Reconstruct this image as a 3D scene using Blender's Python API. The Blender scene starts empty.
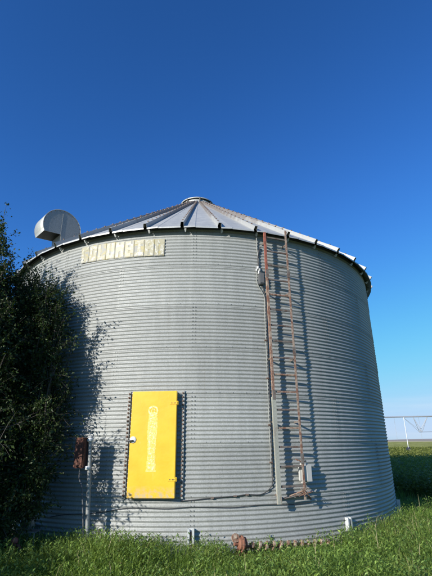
import bpy, bmesh, math, random
import numpy as np
from mathutils import Vector, Matrix, Euler
PI = math.pi
S = bpy.context.scene
COL = S.collection
random.seed(7)
RNG = np.random.default_rng(11)

# ------------------------------------------------------------------ camera
CAM_H = 1.623
cd = bpy.data.cameras.new('camera')
cam = bpy.data.objects.new('camera', cd); COL.objects.link(cam)
cd.sensor_fit = 'VERTICAL'; cd.sensor_height = 36; cd.lens = 414.4 / 576 * 36
cd.clip_start = .05; cd.clip_end = 9000
cam.matrix_world = (Matrix.Translation((0, 0, CAM_H)) @ Matrix.Rotation(PI / 2 + .3566, 4, 'X')
                    @ Matrix.Rotation(-.009537, 4, 'Z'))
S.camera = cam

# ------------------------------------------------------------------ sky, sun, exposure
SUN_AZ, SUN_EL = 43, 21.5            # degrees left of straight behind the camera, and above the horizon
W = bpy.data.worlds.new('World'); S.world = W; W.use_nodes = True
wt = W.node_tree; bg = wt.nodes['Background']
sky = wt.nodes.new('ShaderNodeTexSky'); sky.sky_type = 'NISHITA'; sky.sun_disc = False
sky.sun_elevation = math.radians(SUN_EL); sky.sun_rotation = math.radians(180 + SUN_AZ)
sky.air_density = 1; sky.dust_density = .3; sky.ozone_density = 2
sp = wt.nodes.new('ShaderNodeSeparateColor'); cb = wt.nodes.new('ShaderNodeCombineColor')
wt.links.new(sky.outputs[0], sp.inputs[0])
for i, (g, k) in enumerate(((1.32, .80 * .1 ** .32), (1.25, 1.62 * .1 ** .25), (1.30, 2.95 * .1 ** .30))):
    p = wt.nodes.new('ShaderNodeMath'); p.operation = 'POWER'; p.inputs[1].default_value = g
    m = wt.nodes.new('ShaderNodeMath'); m.operation = 'MULTIPLY'; m.inputs[1].default_value = k
    wt.links.new(sp.outputs[i], p.inputs[0])
    # soft shoulder, as a camera rolls off the brightest part of a sky
    c4 = (6.0, 7.1, 9.6)[i] ** -4
    q = [wt.nodes.new('ShaderNodeMath') for _ in range(3)]
    q[0].operation = 'POWER'; q[0].inputs[1].default_value = -4; q[1].inputs[1].default_value = c4; q[2].operation = 'POWER'; q[2].inputs[1].default_value = -.25
    wt.links.new(p.outputs[0], m.inputs[0]); wt.links.new(m.outputs[0], q[0].inputs[0])
    wt.links.new(q[0].outputs[0], q[1].inputs[0]); wt.links.new(q[1].outputs[0], q[2].inputs[0]); wt.links.new(q[2].outputs[0], cb.inputs[i])
# thin streaks of high cloud, all the way round, low in the sky
tc = wt.nodes.new('ShaderNodeTexCoord')
mp = wt.nodes.new('ShaderNodeMapping'); mp.inputs['Scale'].default_value = (2.2, 2.2, 30); mp.inputs['Rotation'].default_value = (.06, .05, 0)
cn = wt.nodes.new('ShaderNodeTexNoise'); cn.inputs['Scale'].default_value = 1.3; cn.inputs['Detail'].default_value = 5
cr = wt.nodes.new('ShaderNodeMapRange'); cr.inputs[1].default_value = .52; cr.inputs[2].default_value = .8; cr.inputs[4].default_value = .35
sx = wt.nodes.new('ShaderNodeSeparateXYZ')
er = wt.nodes.new('ShaderNodeMapRange'); er.inputs[1].default_value = .13; er.inputs[2].default_value = .04
mm = wt.nodes.new('ShaderNodeMath'); mm.operation = 'MULTIPLY'
mx = wt.nodes.new('ShaderNodeMix'); mx.data_type = 'RGBA'; mx.inputs[7].default_value = (8.5, 9.0, 9.8, 1)
wt.links.new(tc.outputs['Generated'], mp.inputs[0]); wt.links.new(mp.outputs[0], cn.inputs['Vector'])
wt.links.new(cn.outputs['Fac'], cr.inputs[0]); wt.links.new(tc.outputs['Generated'], sx.inputs[0]); wt.links.new(sx.outputs[2], er.inputs[0])
wt.links.new(cr.outputs[0], mm.inputs[0]); wt.links.new(er.outputs[0], mm.inputs[1])
wt.links.new(mm.outputs[0], mx.inputs[0]); wt.links.new(cb.outputs[0], mx.inputs[6]); wt.links.new(mx.outputs[2], bg.inputs[0])
bg.inputs[1].default_value = .0707
sl = bpy.data.lights.new('sun', 'SUN'); sl.energy = 5.0; sl.angle = math.radians(.5); sl.color = (1, .95, .87)
sun = bpy.data.objects.new('sun', sl); COL.objects.link(sun)
a, e = math.radians(SUN_AZ), math.radians(SUN_EL)
SUNV = Vector((-math.sin(a) * math.cos(e), -math.cos(a) * math.cos(e), math.sin(e)))
sun.rotation_euler = SUNV.to_track_quat('Z', 'Y').to_euler()
sun.location = (-30, -30, 30)
S.view_settings.view_transform = 'Standard'; S.view_settings.look = 'None'
S.view_settings.exposure = .5; S.view_settings.gamma = 1

# ------------------------------------------------------------------ materials
class NT:
    def __init__(s, name):
        s.m = bpy.data.materials.new(name); s.m.use_nodes = True
        s.t = s.m.node_tree; s.b = s.t.nodes['Principled BSDF']
    def n(s, kind, **kw):
        nd = s.t.nodes.new(kind)
        for k, v in kw.items(): setattr(nd, k, v)
        return nd
    def l(s, a, b): s.t.links.new(a, b)
    def noise(s, scale, detail=4, rough=.55, vec=None, stretch=None):
        n = s.n('ShaderNodeTexNoise'); n.inputs['Scale'].default_value = scale
        n.inputs['Detail'].default_value = detail; n.inputs['Roughness'].default_value = rough
        g = s.n('ShaderNodeNewGeometry')
        src = g.outputs['Position']
        if vec == 'object': src = s.n('ShaderNodeTexCoord').outputs['Object']
        if stretch:
            mp = s.n('ShaderNodeMapping'); mp.inputs['Scale'].default_value = stretch
            s.l(src, mp.inputs[0]); src = mp.outputs[0]
        s.l(src, n.inputs['Vector']); return n.outputs['Fac']
    def ramp(s, fac, stops):
        r = s.n('ShaderNodeValToRGB'); cr = r.color_ramp
        while len(cr.elements) < len(stops): cr.elements.new(.5)
        for e, (p, c) in zip(cr.elements, stops): e.position = p; e.color = (*c, 1)
        s.l(fac, r.inputs[0]); return r.outputs[0]
    def rng(s, fac, a, b, c, d):
        r = s.n('ShaderNodeMapRange')
        for i, v in zip((1, 2, 3, 4), (a, b, c, d)): r.inputs[i].default_value = v
        s.l(fac, r.inputs[0]); return r.outputs[0]
    def mix(s, fac, A, B, blend='MIX'):
        m = s.n('ShaderNodeMix', data_type='RGBA', blend_type=blend)
        for i, v in ((0, fac), (6, A), (7, B)):
            if isinstance(v, (int, float)): m.inputs[i].default_value = v
            elif isinstance(v, tuple): m.inputs[i].default_value = (*v, 1)
            else: s.l(v, m.inputs[i])
        return m.outputs[2]
    def bump(s, h, strength=.3, dist=.01):
        b = s.n('ShaderNodeBump'); b.inputs['Strength'].default_value = strength; b.inputs['Distance'].default_value = dist
        s.l(h, b.inputs['Height']); s.l(b.outputs[0], s.b.inputs['Normal'])
    def set(s, **kw):
        for k, v in kw.items():
            k = {'color': 'Base Color', 'rough': 'Roughness', 'metal': 'Metallic', 'spec': 'Specular IOR Level'}.get(k, k)
            if isinstance(v, tuple): s.b.inputs[k].default_value = (*v, 1)
            elif isinstance(v, (int, float)): s.b.inputs[k].default_value = v
            else: s.l(v, s.b.inputs[k])
        return s

def galvanized(name, c0, c1, metal=.45, rust=0.0, rnd=.08, rough=(.42, .6), stains=False):
    t = NT(name)
    spang = t.noise(55, 3, .6)
    streak = t.noise(1.0, 5, .6, stretch=(7, 7, .55))
    patch = t.noise(.9, 4, .6)
    col = t.ramp(streak, [(.25, c0), (.75, c1)])
    col = t.mix(t.rng(patch, .35, .7, 0, .35), col, tuple(c * .86 for c in c0))
    col = t.mix(t.rng(spang, .35, .7, 0, .14), col, (1, 1, 1))
    oi = t.n('ShaderNodeObjectInfo')
    val = t.rng(oi.outputs['Random'], 0, 1, 1 - rnd, 1 + rnd * .4)
    hs = t.n('ShaderNodeHueSaturation'); t.l(col, hs.inputs['Color']); t.l(val, hs.inputs['Value'])
    col = hs.outputs[0]
    if rust:
        rn = t.noise(5, 6, .7, stretch=(1, 1, .35))
        col = t.mix(t.rng(rn, .72 - rust * .3, .78, 0, 1), col, (.2, .085, .035))
    if stains:
        run = t.noise(1.0, 6, .7, stretch=(11, 11, .35))
        col = t.mix(t.rng(run, .60, .72, 0, .30), col, (.16, .14, .11))
        blot = t.noise(2.6, 6, .72)
        col = t.mix(t.rng(blot, .60, .70, 0, .28), col, (.42, .42, .39))
    t.set(color=col, metal=metal, rough=t.rng(streak, .3, .7, rough[0], rough[1]))
    t.bump(spang, .12, .003)
    return t.m

M = {}
M['wall'] = galvanized('galvanized_wall', (.228, .240, .228), (.296, .310, .296), .10, rnd=.13, rough=(.48, .65), stains=True)
M['roof'] = galvanized('galvanized_roof', (.36, .37, .355), (.46, .47, .455), .28, rough=(.38, .5))
M['vent'] = galvanized('galvanized_vent', (.19, .20, .19), (.25, .26, .25), .25)
M['zinc'] = galvanized('zinc_steel', (.32, .33, .30), (.42, .43, .39), .2)
M['palerail'] = galvanized('pale_channel', (.26, .26, .21), (.34, .34, .28), .1, rust=.55)

def rusty(name, base, rust1=(.27, .12, .06), rust2=(.12, .05, .03), amount=.5, rough=.8, sc=14):
    t = NT(name)
    n1 = t.noise(sc, 6, .65); n2 = t.noise(sc * 4, 4, .6)
    r = t.mix(n2, rust1, rust2)
    t.set(color=t.mix(t.rng(n1, .62 - amount * .35, .68 - amount * .2, 0, 1), base, r), rough=rough, metal=.1)
    t.bump(n2, .4, .003); return t.m
M['rustrail'] = rusty('rusted_ladder_steel', (.34, .27, .21), (.26, .13, .09), (.13, .065, .04), .6)
M['redrust'] = rusty('red_primer_steel', (.30, .10, .07), (.26, .10, .06), (.14, .05, .035), .5)
M['rustbox'] = rusty('rusted_box_steel', (.12, .045, .03), (.15, .06, .035), (.05, .022, .018), .6)
M['rungs'] = rusty('dark_rung_steel', (.16, .145, .13), (.16, .10, .075), (.07, .05, .04), .5)
M['rustpart'] = rusty('rusted_casting', (.22, .10, .06), (.24, .10, .06), (.15, .06, .04), .6, sc=9)
M['flight'] = rusty('pale_flighting', (.40, .33, .25), (.24, .13, .085), (.13, .065, .04), .6, sc=20)
M['bolt'] = rusty('rusted_bolt', (.16, .13, .11), (.16, .08, .05), (.07, .05, .04), .6)

def plain(name, c, rough=.6, metal=0., var=.15, sc=12, bump=0):
    t = NT(name)
    n = t.noise(sc, 5, .6)
    t.set(color=t.mix(n, tuple(x * (1 - var) for x in c), tuple(min(1, x * (1 + var)) for x in c)), rough=rough, metal=metal)
    if bump: t.bump(n, bump, .004)
    return t.m
M['eave'] = plain('shade_dark_eave_angle', (.075, .08, .08), .7, .2, var=.3)  # near-black grey paints the shadow band under the eave into the ring
t = NT('weathered_roof_rib')
g = t.n('ShaderNodeNewGeometry'); s_ = t.n('ShaderNodeSeparateXYZ'); t.l(g.outputs['Position'], s_.inputs[0])
ad = t.n('ShaderNodeMath', operation='ADD'); t.l(s_.outputs[2], ad.inputs[0]); t.l(t.rng(t.noise(4, 5, .7), .3, .7, -.55, .55), ad.inputs[1])
c = t.mix(t.noise(9, 5, .6), (.30, .305, .295), (.40, .405, .39))
c = t.mix(t.rng(ad.outputs[0], 6.2, 7.2, 0, .75), c, t.mix(t.noise(16, 5, .7), (.10, .075, .06), (.17, .14, .12)))
t.set(color=c, metal=.15, rough=.55); M['rib'] = t.m
M['cable'] = plain('black_cable', (.035, .035, .037), .6)
M['palecable'] = plain('weathered_grey_cable', (.26, .27, .25), .6)
M['greybox'] = plain('dark_grey_enclosure', (.10, .105, .11), .55)
M['whitebox'] = plain('white_enamel_box', (.43, .43, .41), .5, var=.08, sc=18)
M['porcelain'] = plain('white_porcelain', (.58, .59, .58), .35, var=.05)
M['dark'] = plain('dark_opening', (.03, .03, .032), .8)
M['clip'] = plain('pale_eave_clip', (.5, .52, .52), .5, .2)
M['seam_bolt'] = plain('seam_bolt_zinc', (.19, .195, .19), .5, .3)
M['pivot'] = plain('pivot_galvanized', (.34, .36, .38), .5, .4)
M['pivotwhite'] = plain('pivot_white_tower', (.62, .64, .64), .5)

# yellow enamel door: sun-faded, chalky scuffs, faint rust pits and streaks
t = NT('yellow_enamel')
n1 = t.noise(3, 5, .6); n2 = t.noise(45, 4, .6); n3 = t.noise(9, 6, .7, stretch=(1, 1, .3))
c = t.mix(t.rng(n1, .35, .65, 0, 1), (.66, .385, .012), (.70, .44, .020))
c = t.mix(t.rng(n3, .60, .75, 0, .35), c, (.68, .52, .14))
c = t.mix(t.rng(n2, .70, .78, 0, .45), c, (.45, .22, .04))
g = t.n('ShaderNodeNewGeometry'); s_ = t.n('ShaderNodeSeparateXYZ'); t.l(g.outputs['Position'], s_.inputs[0])
low = t.n('ShaderNodeMath', operation='MULTIPLY')
t.l(t.rng(s_.outputs[2], .99, .86, 0, .8), low.inputs[0]); t.l(t.rng(t.noise(16, 5, .7), .42, .62, 0, 1), low.inputs[1])
c = t.mix(low.outputs[0], c, (.38, .35, .26))
c = t.mix(t.rng(t.noise(7, 7, .75), .62, .68, 0, .45), c, (.50, .30, .03))
c = t.mix(t.rng(t.noise(3, 6, .7, stretch=(14, 14, .5)), .60, .72, 0, .30), c, (.34, .24, .08))
t.set(color=c, rough=.42); t.bump(n1, .25, .02)
M['yellow'] = t.m
t = NT('faded_white_lettering')
n1 = t.noise(30, 5, .7)
t.set(color=t.mix(t.rng(n1, .40, .54, 0, 1), (.72, .66, .42), (.70, .50, .08)), rough=.6); M['doortext'] = t.m
t = NT('door_lettering_halo')
t.set(color=t.mix(t.rng(t.noise(22, 5, .7), .40, .62, 0, 1), (.72, .57, .20), (.70, .48, .05)), rough=.55); M['doorband'] = t.m
t = NT('cream_sign_tile')
n1 = t.noise(11, 4, .6); n2 = t.noise(28, 5, .7)
c = t.mix(t.rng(n1, .42, .62, 0, 1), (.25, .255, .235), (.36, .31, .13))
c = t.mix(t.rng(n2, .58, .66, 0, .8), c, (.20, .20, .18))
t.set(color=c, rough=.55); M['tile'] = t.m
t = NT('sign_letter_white')
t.set(color=t.mix(t.rng(t.noise(15, 6, .75), .39, .49, 0, 1), (.50, .50, .47), (.31, .29, .19)), rough=.5); M['letter'] = t.m

def leafmat(name, dark, light, trans=.35, rough=.5, sc=3.0, dry=None, hue=None):
    t = NT(name)
    oi = t.n('ShaderNodeAttribute', attribute_name='tone')
    n = t.noise(sc, 3, .6)
    c = t.mix(oi.outputs['Fac'], dark, light)
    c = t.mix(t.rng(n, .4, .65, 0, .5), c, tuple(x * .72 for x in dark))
    if hue: c = t.mix(t.rng(t.noise(.9, 4, .6), .42, .62, 0, .55), c, t.mix(oi.outputs['Fac'], *hue))
    if dry: c = t.mix(t.rng(oi.outputs['Fac'], .93, .97, 0, 1), c, dry)
    t.set(color=c, rough=rough, spec=.35)
    tr = t.n('ShaderNodeBsdfTranslucent'); t.l(t.mix(.5, c, (light[0] * 1.6, light[1] * 1.7, light[2])), tr.inputs[0])
    ms = t.n('ShaderNodeMixShader'); ms.inputs[0].default_value = trans
    t.l(t.b.outputs[0], ms.inputs[1]); t.l(tr.outputs[0], ms.inputs[2])
    t.l(ms.outputs[0], t.t.nodes['Material Output'].inputs[0]); return t.m
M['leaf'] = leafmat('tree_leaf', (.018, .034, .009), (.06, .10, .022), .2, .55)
M['grass'] = leafmat('grass_blade', (.035, .080, .012), (.27, .40, .07), .35, .5, 1.2, dry=(.42, .36, .20), hue=((.06, .09, .02), (.36, .42, .10)))
M['weed'] = leafmat('weed_leaf', (.04, .09, .015), (.30, .43, .09), .3, .5, 1.5, hue=((.03, .075, .02), (.22, .34, .10)))
M['crop'] = leafmat('crop_leaf', (.09, .12, .025), (.46, .47, .12), .3, .5, .2)
M['bark'] = plain('grey_bark', (.055, .048, .038), .9, var=.4, sc=20, bump=.6)
t = NT('soil_ground')
n1 = t.noise(.35, 6, .65); n2 = t.noise(9, 6, .7)
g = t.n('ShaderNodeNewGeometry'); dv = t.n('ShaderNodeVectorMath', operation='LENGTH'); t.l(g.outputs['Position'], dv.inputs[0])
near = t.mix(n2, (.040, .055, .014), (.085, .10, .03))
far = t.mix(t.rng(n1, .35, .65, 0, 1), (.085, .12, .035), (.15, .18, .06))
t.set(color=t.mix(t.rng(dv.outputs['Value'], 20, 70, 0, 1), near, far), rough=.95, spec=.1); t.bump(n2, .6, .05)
M['ground'] = t.m
t = NT('stubble_field')
t.set(color=t.mix(t.noise(.02, 5, .6, stretch=(1, 4, 1)), (.42, .36, .22), (.55, .47, .30)), rough=.95, spec=.1); M['stubble'] = t.m
t = NT('canopy_field')
t.set(color=t.mix(t.rng(t.noise(.5, 6, .75, stretch=(1, .35, 1)), .35, .65, 0, 1), (.22, .23, .06), (.38, .38, .12)), rough=.9, spec=.1)
t.bump(t.noise(2.5, 5, .7), .8, .3); M['canopy'] = t.m
M['hills'] = plain('distant_rise', (.30, .25, .22), .95, sc=.01)

# ------------------------------------------------------------------ helpers
class MB:
    """collects shapes and links them as one mesh object"""
    def __init__(s): s.v = []; s.f = []; s.sm = []
    def add(s, vs, fs, smooth=False):
        o = len(s.v); s.v += [tuple(v) for v in vs]; s.f += [tuple(i + o for i in f) for f in fs]; s.sm += [smooth] * len(fs); return s
    def box(s, c, d, rot=None, bev=0.0):
        bm = bmesh.new(); bmesh.ops.create_cube(bm, size=1)
        bmesh.ops.scale(bm, vec=d, verts=bm.verts)
        if bev: bmesh.ops.bevel(bm, geom=bm.edges[:], offset=bev, segments=2, affect='EDGES')
        mt = Matrix.Translation(c) @ (rot.to_4x4() if rot else Matrix())
        bm.transform(mt); s.bm(bm, False); return s
    def bm(s, bm, smooth=False):
        bm.verts.index_update(); s.add([v.co[:] for v in bm.verts], [[v.index for v in f.verts] for f in bm.faces], smooth); bm.free(); return s
    def tube(s, pts, r, n=8, smooth=True, cap=True):
        pts = [Vector(p) for p in pts]; rs = r if isinstance(r, (list, tuple)) else [r] * len(pts)
        vs = []; prev = None
        for i, p in enumerate(pts):
            d = (pts[min(i + 1, len(pts) - 1)] - pts[max(i - 1, 0)]).normalized()
            if prev is None:
                up = Vector((0, 0, 1)) if abs(d.z) < .9 else Vector((1, 0, 0)); u = d.cross(up).normalized()
            else: u = (prev - d * prev.dot(d)).normalized()
            prev = u; w = d.cross(u)
            vs += [p + (u * math.cos(2 * PI * k / n) + w * math.sin(2 * PI * k / n)) * rs[i] for k in range(n)]
        fs = [(i * n + k, i * n + (k + 1) % n, (i + 1) * n + (k + 1) % n, (i + 1) * n + k) for i in range(len(pts) - 1) for k in range(n)]
        s.add(vs, fs, smooth)
        if cap: s.add(vs[:n], [tuple(range(n))[::-1]]); s.add(vs[-n:], [tuple(range(n))])
        return s
    def lathe(s, prof, n=32, mat=None, smooth=True):
        vs = [(r * math.cos(2 * PI * k / n), r * math.sin(2 * PI * k / n), z) for r, z in prof for k in range(n)]
        if mat: vs = [mat @ Vector(v) for v in vs]
        fs = [(i * n + k, i * n + (k + 1) % n, (i + 1) * n + (k + 1) % n, (i + 1) * n + k) for i in range(len(prof) - 1) for k in range(n)]
        return s.add(vs, fs, smooth)
    def mesh(s, name, mat):
        me = bpy.data.meshes.new(name); me.from_pydata(s.v, [], s.f); me.materials.append(mat)
        me.polygons.foreach_set('use_smooth', s.sm); me.update(); return me
    def build(s, name, mat, parent=None, local=True):
        return put(name, s.mesh(name, mat), parent)

def put(name, me, parent=None, mat=None):
    """links a mesh given in world coordinates; a parent's offset is taken off"""
    o = bpy.data.objects.new(name, me); COL.objects.link(o)
    if parent:
        o.parent = parent; o.matrix_parent_inverse = PINV[parent.name]
        PINV[o.name] = Matrix()
    else: PINV[o.name] = Matrix()
    if mat is not None: o.matrix_basis = mat
    return o
PINV = {}
def thing(name, loc, label, cat, group=None):
    o = bpy.data.objects.new(name, None); COL.objects.link(o); o.location = loc; o.empty_display_size = .2
    PINV[o.name] = Matrix.Translation(loc).inverted()
    return tag(o, label, cat, group)
def tag(o, label=None, cat=None, group=None, kind=None):
    for k, v in (('label', label), ('category', cat), ('group', group), ('kind', kind)):
        if v: o[k] = v
    return o

# ------------------------------------------------------------------ bin geometry
CX, CY, R = -.6204, 12.4022, 5.0238
RH = .8128; NR = 7; TOP = RH * NR            # seven rings of sheets
def cyl(phi, z, dr=0.):
    """phi in degrees, from the point nearest the camera's plane, positive to the right"""
    p = math.radians(phi); return Vector((CX + (R + dr) * math.sin(p), CY - (R + dr) * math.cos(p), z))
def frame(phi):
    """columns: tangent (right), outward normal, up"""
    p = math.radians(phi); tx = Vector((math.cos(p), math.sin(p), 0)); nn = Vector((math.sin(p), -math.cos(p), 0)); up = Vector((0, 0, 1))
    return Matrix((tx, nn, up)).transposed()      # local x = tangent, local y = outward, local z = up

# ------------------------------------------------------------------ setting
gm = MB(); n = 60
xs = np.concatenate([-np.geomspace(6000, 12, 24), np.linspace(-10, 10, 21), np.geomspace(12, 6000, 24)])
vs = [(x, y, 0) for y in xs + 6 for x in xs]; k = len(xs)
gm.add(vs, [(j * k + i, j * k + i + 1, (j + 1) * k + i + 1, (j + 1) * k + i) for j in range(k - 1) for i in range(k - 1)])
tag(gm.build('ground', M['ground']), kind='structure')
# crop canopy beyond the plants that can be told apart, with an uneven top
def canopy(name, mat, x0, x1, y0, y1, z, amp, nx, ny, geo=False):
    X = np.linspace(x0, x1, nx); Y = np.geomspace(y0, y1, ny) if geo else np.linspace(y0, y1, ny)
    vs = []
    for j, y in enumerate(Y):
        for i, x in enumerate(X):
            edge = j in (0, ny - 1) or i in (0, nx - 1)
            vs.append((x, y, 0.005 if edge else z + RNG.uniform(-amp, amp)))
    m = MB().add(vs, [(j * nx + i, j * nx + i + 1, (j + 1) * nx + i + 1, (j + 1) * nx + i) for j in range(ny - 1) for i in range(nx - 1)], True)
    return tag(m.build(name, mat), kind='structure')
canopy('crop_field', M['canopy'], -300, 400, 62, 330, .66, .10, 260, 110, True)
canopy('stubble_field', M['stubble'], -2600, 2600, 334, 1500, .25, .02, 30, 20, True)
hm = MB(); hv = []; NH = 160
for i in range(NH + 1):
    x = -4500 + 9000 * i / NH; h = 13 + 5 * math.sin(i * .11) + 3 * math.sin(i * .37 + 1) + random.uniform(-.8, .8)
    hv += [(x, 2600, 0), (x, 2750, h), (x, 3300, 0)]
hm.add(hv, [(3 * i + j, 3 * i + 3 + j, 3 * i + 4 + j, 3 * i + 1 + j) for i in range(NH) for j in (0, 1)], True)
tag(hm.build('distant_hills', M['hills']), kind='structure')

# ------------------------------------------------------------------ grain bin
BIN = thing('grain_bin', (CX, CY, 0), 'round corrugated galvanised steel grain bin with a conical roof standing in long grass', 'grain bin')
SA = 360 / 11                                  # eleven sheets to a ring
def sheet_mesh():
    NC, NZ = 22, 8; rows = 12 * NZ + 6; vs = []
    for j in range(rows + 1):
        z = (j - 6) / NZ * (RH / 12)           # runs a little below its own ring, over the sheet underneath
        for i in range(NC + 1):
            u = i / NC; ang = math.radians(-.6 + u * (SA + .6))
            corr = .0088 * math.cos(2 * PI * z / (RH / 12))
            r = R + corr + 0.0075 * (1 - (z + .05) / (RH + .05)) + .0022 * (1 - u)
            vs.append((r * math.sin(ang), -r * math.cos(ang), z))
    w = NC + 1
    fs = [(j * w + i, j * w + i + 1, (j + 1) * w + i + 1, (j + 1) * w + i) for j in range(rows) for i in range(NC)]
    return MB().add(vs, fs, True).mesh('wall_sheet', M['wall'])
me = sheet_mesh()
for ring in range(NR):
    ph = 2.2 if ring % 2 == 0 else -14.2
    for k in range(11):
        o = bpy.data.objects.new('wall_sheet', me); COL.objects.link(o); o.parent = BIN
        o.matrix_basis = Matrix.Translation((0, 0, ring * RH)) @ Matrix.Rotation(math.radians(ph + k * SA), 4, 'Z')
# seam bolts: rows along every horizontal lap, double columns at every vertical lap
bm_ = MB()
def bolt(phi, z, r=.0115, dr=.009, h=.009):
    F = frame(phi); c = cyl(phi, z, dr); n6 = 6
    vs = [c + F @ Vector((r * math.cos(PI / 3 * i), 0, r * math.sin(PI / 3 * i))) for i in range(n6)]
    vs += [c + F @ Vector((r * .8 * math.cos(PI / 3 * i), h, r * .8 * math.sin(PI / 3 * i))) for i in range(n6)]
    bm_.add(vs, [(i, (i + 1) % n6, n6 + (i + 1) % n6, n6 + i) for i in range(n6)] + [tuple(range(n6, 2 * n6))])
for ring in range(NR):
    ph = 2.2 if ring % 2 == 0 else -14.2
    z0 = ring * RH
    if ring:
        for k in range(132): bolt(ph + k * SA / 12, z0)
    for k in range(11):
        for j in range(1, 12):
            for q in (-.10, .50): bolt(ph + k * SA + q, z0 + j * RH / 12 + (.0 if q < 0 else .0))
tag(bm_.build('seam_bolt', M['seam_bolt'], BIN), kind='stuff')

# roof: forty-four ribbed panels from the eave to the peak ring
NP = 44; PA = 360 / NP; PH0 = -.85; SL = .742
def rz(r): return 5.66 + (5.13 - r) * SL
def panel_mesh(rib=False):
    a = math.radians(PA); vs = []; st = 7; RB = .085
    for i in range(st + 1):
        r = 5.185 + (.46 - 5.185) * i / st
        w = 2 * r * math.sin(a / 2)
        rw = .075 * (.45 + .55 * r / 5.13)
        rh = RB * (.75 + .25 * r / 5.13)
        prof = [(0, 0), (.018, rh), (rw - .004, rh), (rw, 0)] if rib else [(rw, 0), (rw + (w - rw) * .33, .010), (rw + (w - rw) * .36, .002), (w + .01, .0015)]
        for u, h in prof:
            ang = (u / w) * a; rr = r
            sl = math.atan(SL)
            vs.append((rr * math.sin(ang) + h * math.sin(sl) * math.sin(ang), -(rr + h * math.sin(sl)) * math.cos(ang), rz(r) + h * math.cos(sl)))
    P = 4; fs = [(i * P + j, i * P + j + 1, (i + 1) * P + j + 1, (i + 1) * P + j) for i in range(st) for j in range(P - 1)]
    # drip edge folded down at the eave
    o = len(vs)
    if not rib:
        for j in range(4): x, y, z = vs[j]; vs.append((x, y, z - .030))
        fs += [(j, j + 1, o + j + 1, o + j) for j in range(3)]
    # thickness
    bm = bmesh.new(); bv = [bm.verts.new(v) for v in vs]
    for f in fs: bm.faces.new([bv[i] for i in f])
    bmesh.ops.recalc_face_normals(bm, faces=bm.faces)
    return MB().bm(bm).mesh('roof_rib' if rib else 'roof_panel', M['rib'] if rib else M['roof'])
pm = panel_mesh(); rm = panel_mesh(True)
cm = MB()
F = frame(0)
for s1, s2 in (((-.034, .012, -.05), (.034, .012, -.05)),): pass
# eave clip: small bent plate that ties a rib to the wall top
cv = [(-.022, .010, .0), (.022, .010, .0), (.022, .100, .03), (-.022, .100, .03), (-.010, .055, -.035), (.010, .055, -.035), (.010, .065, -.03), (-.010, .065, -.03)]
clip = MB().add([(x, -R - y, TOP - .115 + z) for x, y, z in cv], [(0, 1, 2, 3), (4, 5, 1, 0), (7, 6, 2, 3), (0, 3, 7, 4), (1, 5, 6, 2), (4, 7, 6, 5)]).mesh('eave_clip', M['clip'])
for k in range(NP):
    rot = Matrix.Rotation(math.radians(PH0 + k * PA), 4, 'Z')
    o = bpy.data.objects.new('roof_panel', pm); COL.objects.link(o); o.parent = BIN; o.matrix_basis = rot
    md = o.modifiers.new('t', 'SOLIDIFY'); md.thickness = .003; md.offset = -1
    o = bpy.data.objects.new('roof_rib', rm); COL.objects.link(o); o.parent = BIN; o.matrix_basis = rot
    md = o.modifiers.new('t', 'SOLIDIFY'); md.thickness = .003; md.offset = -1
    o = bpy.data.objects.new('eave_clip', clip); COL.objects.link(o); o.parent = BIN
    o.matrix_basis = Matrix.Rotation(math.radians(PH0 + k * PA + 1.1), 4, 'Z')
rb = MB()
for k in range(NP):
    for i in range(17):
        r_ = 4.95 - i * .26; an = math.radians(PH0 + k * PA) + .036 / r_ * (.45 + .55 * r_ / 5.13)
        sl = math.atan(SL); h = .085 * (.75 + .25 * r_ / 5.13)
        q = Vector((CX + (r_ + h * math.sin(sl)) * math.sin(an), CY - (r_ + h * math.sin(sl)) * math.cos(an), rz(r_) + h * math.cos(sl)))
        rb.box(q, (.030, .030, .026), Matrix.Rotation(an, 3, 'Z'))
tag(rb.build('rib_bolt', M['bolt'], BIN), kind='stuff')
# wall top angle ring
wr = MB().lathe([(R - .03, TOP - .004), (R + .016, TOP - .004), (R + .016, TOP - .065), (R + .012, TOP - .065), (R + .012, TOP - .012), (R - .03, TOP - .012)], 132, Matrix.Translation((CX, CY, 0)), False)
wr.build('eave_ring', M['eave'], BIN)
# peak ring and lid
T0 = Matrix.Translation((CX, CY, 0))
zc = rz(.48)
pr = MB().lathe([(.53, zc - .03), (.52, zc + .07), (.50, zc + .15), (.475, zc + .155), (.47, zc - .05)], 40, T0); PR = pr.build('peak_ring', M['roof'], BIN)
lid = MB().lathe([(.56, zc + .13), (.57, zc + .16), (.545, zc + .175), (.40, zc + .235), (.20, zc + .285), (.001, zc + .30)], 40, T0); lid.build('roof_lid', M['zinc'], BIN)
hd = MB()
for k in range(8):
    an = k * PI / 4 + .2; hd.box((CX + .555 * math.cos(an), CY + .555 * math.sin(an), zc + .10), (.03, .035, .11), Matrix.Rotation(an, 3, 'Z'))
hd.build('lid_clamp', M['rungs'], BIN)
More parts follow.
